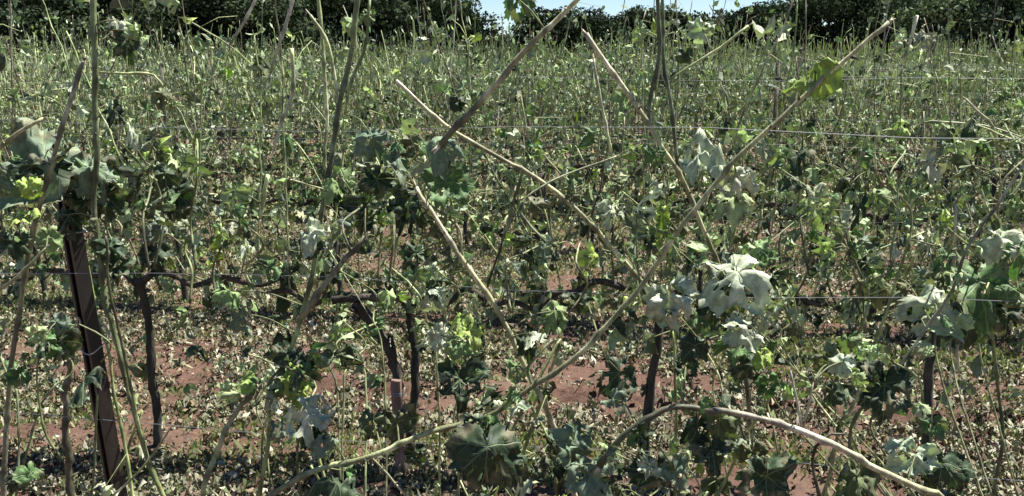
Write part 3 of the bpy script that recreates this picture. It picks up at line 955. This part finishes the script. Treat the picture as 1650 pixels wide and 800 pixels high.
# low leafy shoots of the nearest row, battered and drooping
for i in range(26):
    rr_ = random.Random(1500 + i)
    vi = i % 4
    root = near[vi]
    x0 = rr_.uniform(-.44, .44)
    P = shoot_path(rr_, x0, .72, rr_.uniform(.25, .62) if i % 5 else rr_.uniform(.6, .95))
    mb = MB(); c0 = rr_.choice(CANECOL)
    tube(mb, P, .0036, .0018, [jit(c0, rr_), jit(CANECOL[0], rr_)], sides=6, nodes=.07, r=rr_, step=.02)
    sh = mb.build('shoot', M_CANE, root, True)
    fb = MB()
    for p in P[1:]:
        for _ in range(rr_.choice([0, 1, 1, 2])):
            b0 = p + Vector((rr_.gauss(0, .03), rr_.gauss(0, .03), rr_.gauss(-.01, .02)))
            tube(fb, [p, b0], .0011, .0009, [(.25, .28, .12)], sides=3, r=rr_)
            az = rr_.uniform(0, 6.28); out = Vector((math.cos(az), math.sin(az), 0)); dr = rr_.uniform(.3, 1.3)
            tip = out * math.cos(dr) + Vector((0, 0, -math.sin(dr))); nm = out * math.sin(dr) + Vector((0, 0, math.cos(dr)))
            leaf(fb, b0, nm, tip, rr_.uniform(.014, .034), jit(PAL[rr_.choice(['dg', 'dg', 'dg', 'ol', 'gr', 'tg', 'gg', 'wh', 'yg'])], rr_), rr_, seg=24, rings=4, crump=.4,
                 curl=rr_.uniform(0, .7), fold=rr_.uniform(-.7, .7), tear=.7, bend=rr_.choice([0, 1, 2.2]))
    if fb.v: fb.build('foliage', M_LEAF, sh, True)

camp = Vector((0, 0, CAM_H))
def L(px, py, size, c, face='f', tip=-90, d=None, c2=None, rs=0, tear=.5, crump=.14, curl=.25, fold=.15, lod=0):
    """place one visible leaf: centre pixel, width in px; hangs by its petiole from the nearest cane"""
    r = random.Random(int(px * 31 + py * 17 + rs))
    best = None
    for (Q, o, M) in canes:
        for q in Q:
            v = q - camp
            # to pixel
            f = Vector((0, math.cos(PITCH), -math.sin(PITCH))); u = Vector((0, math.sin(PITCH), math.cos(PITCH)))
            dep = v.dot(f)
            qx = 825 + FPX * v.x / dep; qy = 400 - FPX * v.dot(u) / dep
            dist = math.hypot(qx - px, (qy - py) * 1.1)
            if best is None or dist < best[0]: best = (dist, q, o, M, qx, qy)
    _, q, o, M, qx, qy = best
    dd = d or (q.y + r.uniform(-.05, .03))
    ctr = at(px, py, dd)
    sz = size * dd / FPX * (.72 if c == 'wh' else .68)
    if c == 'wh': fold *= .5; curl *= .6
    a = R(tip)
    right = Vector((1, 0, 0)); up = Vector((0, 0, 1)); tow = (camp - ctr).normalized()
    tipd = right * math.cos(a) + up * math.sin(a)
    if face == 'f': nrm = tow * 1 + up * .35
    elif face == 't': nrm = up * 1.0 + tow * .25
    elif face == 'b': nrm = -tow + up * .2           # pale underside towards the camera
    elif face == 's': nrm = right * r.choice([-1, 1]) + tow * .6
    elif face == 'u': nrm = up * 1.0 + tow * .7
    elif face == 'w': nrm = up * .9 + tow * 1.0
    nrm = nrm.normalized() + Vector((r.gauss(0, .15), r.gauss(0, .15), r.gauss(0, .1)))
    nrm.normalize()
    tp = (tipd - nrm * tipd.dot(nrm))
    if tp.length < .2: tp = tow
    tp.normalize()
    base = ctr - tp * sz * .35
    inv = M.inverted(); Rm = inv.to_3x3()
    mb = MB()
    cc = jit(PAL[c], r, .08)
    leaf(mb, inv @ base, Rm @ nrm, Rm @ tp, sz, cc, r, seg=28 if lod else 46, rings=4 if lod else 7, crump=crump, curl=curl, fold=fold, tear=tear, bend=(r.uniform(.9, 2.1) if face in 'tu' else .5 if face == 'w' else r.choice([0, .6, 1.2])))
    # petiole to the cane
    mid = (q + base) / 2 + Vector((0, 0, .08 * (q - base).length))
    tube(mb, [inv @ q, inv @ mid, inv @ base], (.0009 if lod else .0014), .0009, [(.16, .17, .08)], sides=5, r=r, step=.012)
    n = mb.build('leaf', M_LEAF, None, True)
    n.parent = o
    return n

big = [  # some pale and dark pairs paint a leaf's sunlit top and shaded front
 (832, 10, 50, 'gr', 'f', -95), (1290, 122, 95, 'yg', 'w', 185, 1.17), (1325, 112, 34, 'yg', 'w', 160, 1.18), (112, 262, 150, 'tg', 'w', 5, 1.40), (165, 275, 80, 'tg', 'w', -15, 1.41), (170, 330, 70, 'dg', 'f', -90, 1.43), (110, 360, 60, 'dg', 'f', -90, 1.43), (95, 290, 70, 'dg', 'f', -80, 1.44), (150, 300, 90, 'dg', 'f', -100, 1.43), (135, 340, 60, 'dg', 'f', -90, 1.43),  # dark leaves round the post top added to fill in its shadowed mass
 (38, 262, 55, 'dg', 'f', 180), (688, 235, 95, 'tg', 'u', 200, 1.22), (728, 308, 80, 'gr', 'f', -60, 1.26), (618, 250, 62, 'gr', 'u', 200), (590, 218, 60, 'tg', 'f', 150, 1.3), (655, 275, 60, 'tg', 'u', -30, 1.24),
 (660, 350, 70, 'dg', 'f', -100), (600, 300, 60, 'dg', 'f', -120), (482, 384, 66, 'wh', 'u', 215, 1.25), (500, 405, 50, 'dg', 'f', -90, 1.27), (590, 350, 60, 'dg', 's', -90), (700, 375, 50, 'ol', 'f', -90),
 (1100, 250, 100, 'wh', 'u', 200, 1.22), (1202, 283, 66, 'wh', 'w', -30, 1.15), (1172, 322, 66, 'pl', 'w', -120, 1.18), (1160, 445, 115, 'wh', 'w', -160, 1.2), (1165, 478, 85, 'dg', 'f', -90, 1.23), (1150, 510, 60, 'dg', 'f', -90, 1.25),
 (1075, 500, 100, 'wh', 'f', -80, 1.12), (1125, 520, 40, 'gr', 'f', -90), (853, 540, 46, 'wh', 't', 180, 1.22), (853, 562, 52, 'dg', 'f', -90, 1.24), (768, 540, 62, 'yg', 'u', -60, 1.18), (735, 570, 55, 'gg', 'f', -120, 1.2),
 (742, 632, 90, 'dg', 'f', -95, 1.18), (700, 545, 50, 'wh', 'f', -150, 1.25), (640, 700, 80, 'ol', 'f', -90, 1.22), (600, 690, 55, 'ol', 'f', -100, 1.2), (518, 678, 90, 'wh', 'w', -40, 1.16), (545, 716, 62, 'tg', 'u', -60, 1.14), (505, 710, 60, 'dg', 'f', -90, 1.17),
 (785, 748, 125, 'dg', 'f', -95, 1.05), (765, 700, 70, 'dg', 'f', -120, 1.1), (830, 760, 70, 'dg', 'f', -70, 1.1), (935, 745, 110, 'tg', 's', -110, 1.12), (965, 775, 90, 'tg', 'f', -60, 1.08), (900, 770, 70, 'dg', 'f', -90, 1.12),
 (985, 612, 85, 'dg', 'f', -130, 1.2), (1000, 650, 50, 'tg', 'u', -50, 1.18), (1022, 710, 45, 'gr', 'f', -90, 1.08), (1060, 775, 85, 'dg', 'f', -90, 1.08), (1095, 770, 60, 'tg', 'f', -60, 1.05), (1045, 760, 40, 'wh', 'f', -90, 1.04),
 (1208, 536, 70, 'wh', 'w', -10, 1.16), (1180, 560, 60, 'gr', 'u', 200, 1.2), (1120, 570, 60, 'dg', 'f', -90, 1.2), (1105, 595, 45, 'dg', 'f', -90, 1.22), (1215, 600, 60, 'dg', 'f', -80, 1.2), (1225, 580, 40, 'yg', 'f', -90, 1.18), (1240, 630, 50, 'gr', 'f', -90, 1.2),
 (1155, 690, 80, 'ol', 'f', -90, 1.12), (1120, 700, 60, 'dg', 'f', -100, 1.14), (1150, 740, 70, 'dg', 'f', -80, 1.12), (1215, 740, 50, 'ol', 'f', -90, 1.15), (1240, 790, 110, 'dg', 'f', -90, 1.1), (1380, 790, 90, 'ol', 'f', -90, 1.08),
 (1585, 480, 130, 'gr', 'f', -85, 1.25), (1560, 530, 80, 'dg', 'f', -90, 1.27), (1622, 520, 70, 'dg', 'f', -90, 1.3), (1520, 528, 70, 'pl', 'b', -110, 1.2), (1628, 374, 85, 'wh', 'w', 0, 1.2), (1640, 420, 70, 'gr', 'f', -90, 1.25), (1600, 395, 60, 'tg', 'u', 180, 1.3), (1485, 490, 85, 'wh', 'w', 180, 1.2), (1475, 520, 40, 'dg', 'f', -90, 1.22),
 (1472, 752, 85, 'wh', 'f', -100, 1.08), (1515, 765, 90, 'dg', 'f', -90, 1.1), (1498, 695, 50, 'gr', 'f', -90, 1.12), (1490, 655, 35, 'pl', 'u', -60, 1.12), (1425, 640, 100, 'dg', 'f', -90, 1.14), (1395, 600, 60, 'dg', 'f', -110, 1.16), (1340, 600, 60, 'dg', 'f', -90, 1.16), (1355, 590, 45, 'wh', 'u', -90, 1.12), (1378, 620, 45, 'pl', 's', -110, 1.12), (1400, 575, 40, 'pl', 'f', -90, 1.13), (1340, 640, 50, 'dg', 'f', -90, 1.16),
 (255, 392, 70, 'tg', 's', -90, 1.5), (250, 420, 60, 'dg', 'f', -90, 1.52), (290, 330, 70, 'dg', 'f', -90, 1.6), (300, 250, 55, 'pl', 'u', -30, 1.55), (235, 320, 50, 'ol', 'f', -90, 1.5), (270, 290, 50, 'dg', 'f', -80, 1.5), (380, 320, 50, 'pl', 'b', -100, 1.5),
 (110, 560, 70, 'dg', 'f', -60, 1.3), (75, 560, 50, 'gr', 'f', -90, 1.25), (60, 545, 40, 'pl', 'f', -100, 1.2), (115, 610, 90, 'dg', 'u', 190, 1.3), (100, 525, 50, 'tg', 'u', -60, 1.28), (175, 410, 55, 'dg', 'f', -90, 1.4), (190, 440, 50, 'dg', 'f', -90, 1.42),
 (20, 345, 60, 'yg', 'u', 200, 1.25), (45, 310, 45, 'yg', 'f', -90, 1.25), (20, 400, 50, 'dg', 'f', -90, 1.27), (10, 300, 50, 'tg', 'f', -120, 1.28), (80, 390, 45, 'gg', 'f', -90, 1.3), (55, 770, 55, 'gr', 'u', -90, 1.22), (35, 780, 40, 'dg', 'f', -90, 1.22),
 (385, 605, 60, 'yg', 'u', 150, 1.2), (365, 635, 40, 'pl', 'f', -110, 1.2), (415, 605, 45, 'gr', 'f', 40, 1.22), (480, 605, 55, 'yg', 'u', -60, 1.3), (468, 630, 60, 'gr', 'f', -90, 1.32), (485, 640, 50, 'yg', 'f', -90, 1.3), (500, 590, 60, 'dg', 'f', -60, 1.34), (455, 580, 55, 'dg', 'f', -120, 1.34), (465, 670, 40, 'yg', 'u', -100, 1.28), (450, 700, 45, 'tg', 'u', -100, 1.2), (440, 670, 45, 'wh', 's', -90, 1.22), (395, 520, 65, 'tg', 's', -70, 1.35), (380, 470, 60, 'gg', 'u', 20, 1.35), (555, 790, 110, 'dg', 'u', -90, 1.1), (480, 750, 40, 'dg', 'f', -90, 1.2),
 (700, 440, 40, 'wh', 'u', -90, 1.3), (705, 465, 45, 'dg', 'f', -90, 1.32), (670, 420, 55, 'dg', 'f', -90, 1.3), (670, 740, 45, 'dg', 'f', -90, 1.2), (205, 80, 60, 'dg', 'f', -90, 1.4), (190, 35, 28, 'wh', 'u', -90, 1.4), (215, 60, 35, 'pl', 's', -90, 1.4), (225, 95, 30, 'wh', 's', -90, 1.4),
 (1130, 58, 42, 'wh', 'f', -100, 1.4), (1440, 205, 45, 'yg', 'u', 200, 1.45), (1030, 60, 30, 'pl', 'f', -90, 1.4), (565, 45, 34, 'pl', 'f', -90, 1.42), (590, 30, 30, 'gg', 'f', -90, 1.42), (1450, 75, 30, 'wh', 's', -90, 1.4), (1490, 65, 32, 'wh', 'u', -90, 1.4), (1225, 410, 55, 'pl', 'f', -60, 1.3), (1238, 425, 40, 'gr', 'f', -90, 1.3),
 (1020, 380, 50, 'tg', 's', -80, 1.5), (1055, 260, 40, 'gr', 'f', -90, 1.35), (925, 500, 50, 'dg', 'f', -90, 1.5), (1420, 470, 75, 'ol', 'u', -90, 1.5), (1390, 400, 50, 'tg', 'f', -90, 1.5), (1360, 340, 42, 'wh', 'u', 180, 1.6), (880, 500, 60, 'gg', 'u', 180, 1.35), (830, 600, 45, 'gg', 'f', -90, 1.3),
]
for i, a in enumerate(big):
    px, py, s, c, face, tip = a[:6]
    d = a[6] if len(a) > 6 else None
    r = random.Random(i * 5 + 1)
    L(px, py, s, c, face, tip, d, tear=r.choice([.4, .6, .9]), crump=r.uniform(.18, .42), curl=r.uniform(.1, .7), fold=r.uniform(-.6, .6))

# more battered leaves, in the clumps the photo shows
CL = [(250, 300, 60, 90, 16), (130, 330, 60, 60, 8), (640, 320, 80, 90, 18), (780, 620, 50, 90, 10), (1170, 560, 60, 90, 14), (1400, 620, 80, 70, 14), (1320, 330, 90, 80, 14), (1420, 430, 90, 70, 16),
      (1560, 440, 60, 90, 14), (1170, 720, 70, 50, 12), (800, 740, 60, 40, 10), (470, 620, 50, 60, 10), (80, 560, 60, 60, 8), (960, 760, 80, 40, 10), (700, 480, 70, 60, 8), (1030, 400, 60, 60, 8), (1590, 250, 50, 60, 6), (1250, 480, 40, 60, 6), (590, 330, 50, 50, 8), (560, 560, 60, 50, 6), (860, 430, 50, 50, 7), (380, 400, 60, 60, 7), (1480, 300, 90, 70, 10), (930, 300, 90, 60, 8)]
cr = random.Random(77)
for (cx, cy, sx_, sy_, n) in CL:
    vi = 0 if cx < 330 else 1 if cx < 720 else 2 if cx < 1220 else 3
    for _ in range(3):
        x0, d0 = cx + cr.gauss(0, sx_ * .6), cr.uniform(1.2, 1.6)
        pts = [(x0 + cr.gauss(0, 14), cy + sy_ * 1.5, 0), (x0 + cr.gauss(0, 16), cy + sy_ * .6, .02), (x0 + cr.gauss(0, 22), cy - sy_ * .1, cr.uniform(-.05, .1)), (x0 + cr.gauss(0, 36), cy - sy_ * .8, cr.uniform(-.05, .1))]
        A(vi, pts, d0, 5, 3, [cr.choice([DKG, GRN, DBR, BRN]), cr.choice([GRN, TGN, YGN])], to_cordon=cy > 430, sides=6)
for (cx, cy, sx_, sy_, n) in CL:
    for _ in range(int(n * 1.5)):
        px, py = cr.gauss(cx, sx_ * .6), cr.gauss(cy, sy_ * .6)
        c = cr.choice(['dg', 'dg', 'dg', 'tg', 'ol', 'ol', 'gr', 'gr', 'gg', 'pl', 'wh', 'pl', 'yg', 'wh'])
        L(px, py, cr.uniform(22, 62), c, cr.choice(['f', 'u', 's', 's', 't']), cr.uniform(-150, -30), None, tear=.8, crump=cr.uniform(.25, .5), curl=cr.uniform(.1, .8), fold=cr.uniform(-.8, .8), lod=1)

# curling tendrils
def tendril(vine_o, px, py, d, r0, turns, M, col_=(.45, .48, .30)):
    c = at(px, py, d); pts = []
    n = int(turns * 12)
    for i in range(n + 1):
        a = 2 * math.pi * i / 12; q = r0 * (1 - .75 * i / n) * (1 + .25 * math.sin(i * .9 + px))
        pts.append(M.inverted() @ (c + Vector((q * math.cos(a), -.01 * i / n, q * math.sin(a)))))
    mb = MB(); tube(mb, pts, .0011, .0008, [col_], sides=5); o = mb.build('tendril', M_CANE, None, True); o.parent = vine_o
for px, py, q, k in ((752, 728, .011, 20), (822, 738, .008, 21)):
    k = min(k, len(canes) - 1)
    tendril(canes[k][1], px, py, 1.15, q, 2.0, canes[k][2])

# ---------------------------------------------------------------- trees behind the vineyard
def tree(x, y, h, wd, seed, label, light=.0, lowbush=False):
    r = random.Random(seed)
    root = empty('tree', (x, y, 0))
    mb = MB()
    tube(mb, [(0, 0, -.1), (r.gauss(0, .1), 0, h * .3), (r.gauss(0, .2), r.gauss(0, .2), h * .6), (r.gauss(0, .3), 0, h * .85)], .16 + h * .012, .05, [(.06, .05, .04)], sides=8, rough=.1, r=r)
    for i in range(6):
        a = r.uniform(0, 6.28); z0 = h * r.uniform(.15, .5)
        e = Vector((math.cos(a) * wd * .38, math.sin(a) * wd * .38, z0 + h * r.uniform(.15, .35)))
        tube(mb, [(0, 0, z0), e * .5 + Vector((0, 0, z0 * .5 + .2)), e], .07, .025, [(.06, .05, .04)], sides=5, r=r)
    mb.build('trunk', M_TRUNK, root)
    nc = 60
    blobs = []
    for i in range(nc):
        a = r.uniform(0, 6.28); z = h * (.06 + .88 * r.random() ** .9)
        f = z / h
        rr = wd * .5 * math.sqrt(max(.12, 1 - ((f - .35) / .68) ** 2)) * r.uniform(.35, 1.0)
        blobs.append((math.cos(a) * rr, math.sin(a) * rr, z, r.uniform(.35, .8) * (wd / 5), r.uniform(.45, 1.9)))
    ng = np.random.default_rng(seed)
    Vs, Cs = [], []
    for (bx_, by_, bz, br_, lum) in blobs:
        n = int(300 * (br_ / .6) ** 1.3)
        dirs = ng.normal(0, 1, (n, 3)); dirs /= np.linalg.norm(dirs, axis=1)[:, None]
        rad = br_ * ng.uniform(.35, 1.15, (n, 1)) ** .7
        c = np.array([bx_, by_, bz]) + dirs * rad * np.array([1.25, 1.25, .8])
        s = ng.uniform(.07, .15, (n, 1))
        t1 = ng.normal(0, 1, (n, 3)); t1 /= np.linalg.norm(t1, axis=1)[:, None]
        t2 = np.cross(t1, dirs + ng.normal(0, .4, (n, 3))); t2 /= (np.linalg.norm(t2, axis=1)[:, None] + 1e-6)
        q = np.stack([c - t1 * s, c + t2 * s * .6, c + t1 * s, c - t2 * s * .6], 1)
        Vs.append(q.reshape(-1, 3))
        base = np.array([(.028 + light * .11, .040 + light * .14, .022 + light * .08)]) * lum
        Cs.append(np.repeat(base * ng.uniform(.6, 1.5, (n, 1)), 4, 0))
    V = np.concatenate(Vs); C = np.concatenate(Cs)
    V[:, 2] = np.maximum(V[:, 2], .1)
    F = np.arange(len(V)).reshape(-1, 4)
    o = link('crown', np_mesh('crown', V, F, C, M_TREE), root)
    tag(root, label, 'tree', 'dark trees along the back of the vineyard')
def tx(px, d): return (px - 825) / FPX * d / math.cos(PITCH)
def th_(py, d): return CAM_H + d * (90 - py) / FPX
T = [(-30, 54, -60, 7, 'leftmost dark bushy tree behind the vineyard', 0), (70, 57, -25, 6.5, 'tall dark tree, second from the left behind the vines', 0),
     (175, 53, -45, 6.5, 'dark tree behind the upright shoot at the upper left', 0), (290, 56, -35, 7, 'broad dark tree, fourth from the left behind the vines', 0),
     (400, 53, -30, 6.5, 'dark tree just left of the upright green cane tops', 0), (500, 57, -25, 6.5, 'dark tree behind the tops of the upright green cane', 0),
     (600, 54, -20, 6, 'dark tree, second one left of the sky gap', 0), (700, 55, -12, 5.5, 'rounded dark tree that ends the tall group, left of the sky gap', 0),
     (800, 62, 62, 4.0, 'low bush at the foot of the sky gap', .2),
     (885, 60, 8, 4.2, 'dark tree just right of the sky gap', 0), (965, 62, 22, 4.8, 'low dark tree under the blue sky, right of centre', 0), (1050, 61, 16, 4.6, 'low dark tree behind the two dark upright canes', 0),
     (1140, 62, 22, 5, 'low dark tree under the sky behind the white torn leaf', 0), (1225, 59, 12, 5, 'dark tree where the low trees rise to the right', 0),
     (1310, 55, -12, 5.5, 'tall dark tree left of the small sky notch', 0), (1395, 54, -8, 5, 'dark tree beside the small sky notch, by the long cane tip', 0),
     (1500, 50, -4, 5, 'grey green lighter tree right of the small sky notch', .6), (1590, 49, -30, 6.5, 'tall leafy tree with light and dark clumps at upper right', .3), (1690, 50, -40, 7, 'rightmost dark leafy tree behind the vineyard', .15)]
for i, (px, d, py, wd, lab, lg) in enumerate(T):
    tree(tx(px, d), d, th_(py, d), wd * 1.45, 40 + i, lab, lg)
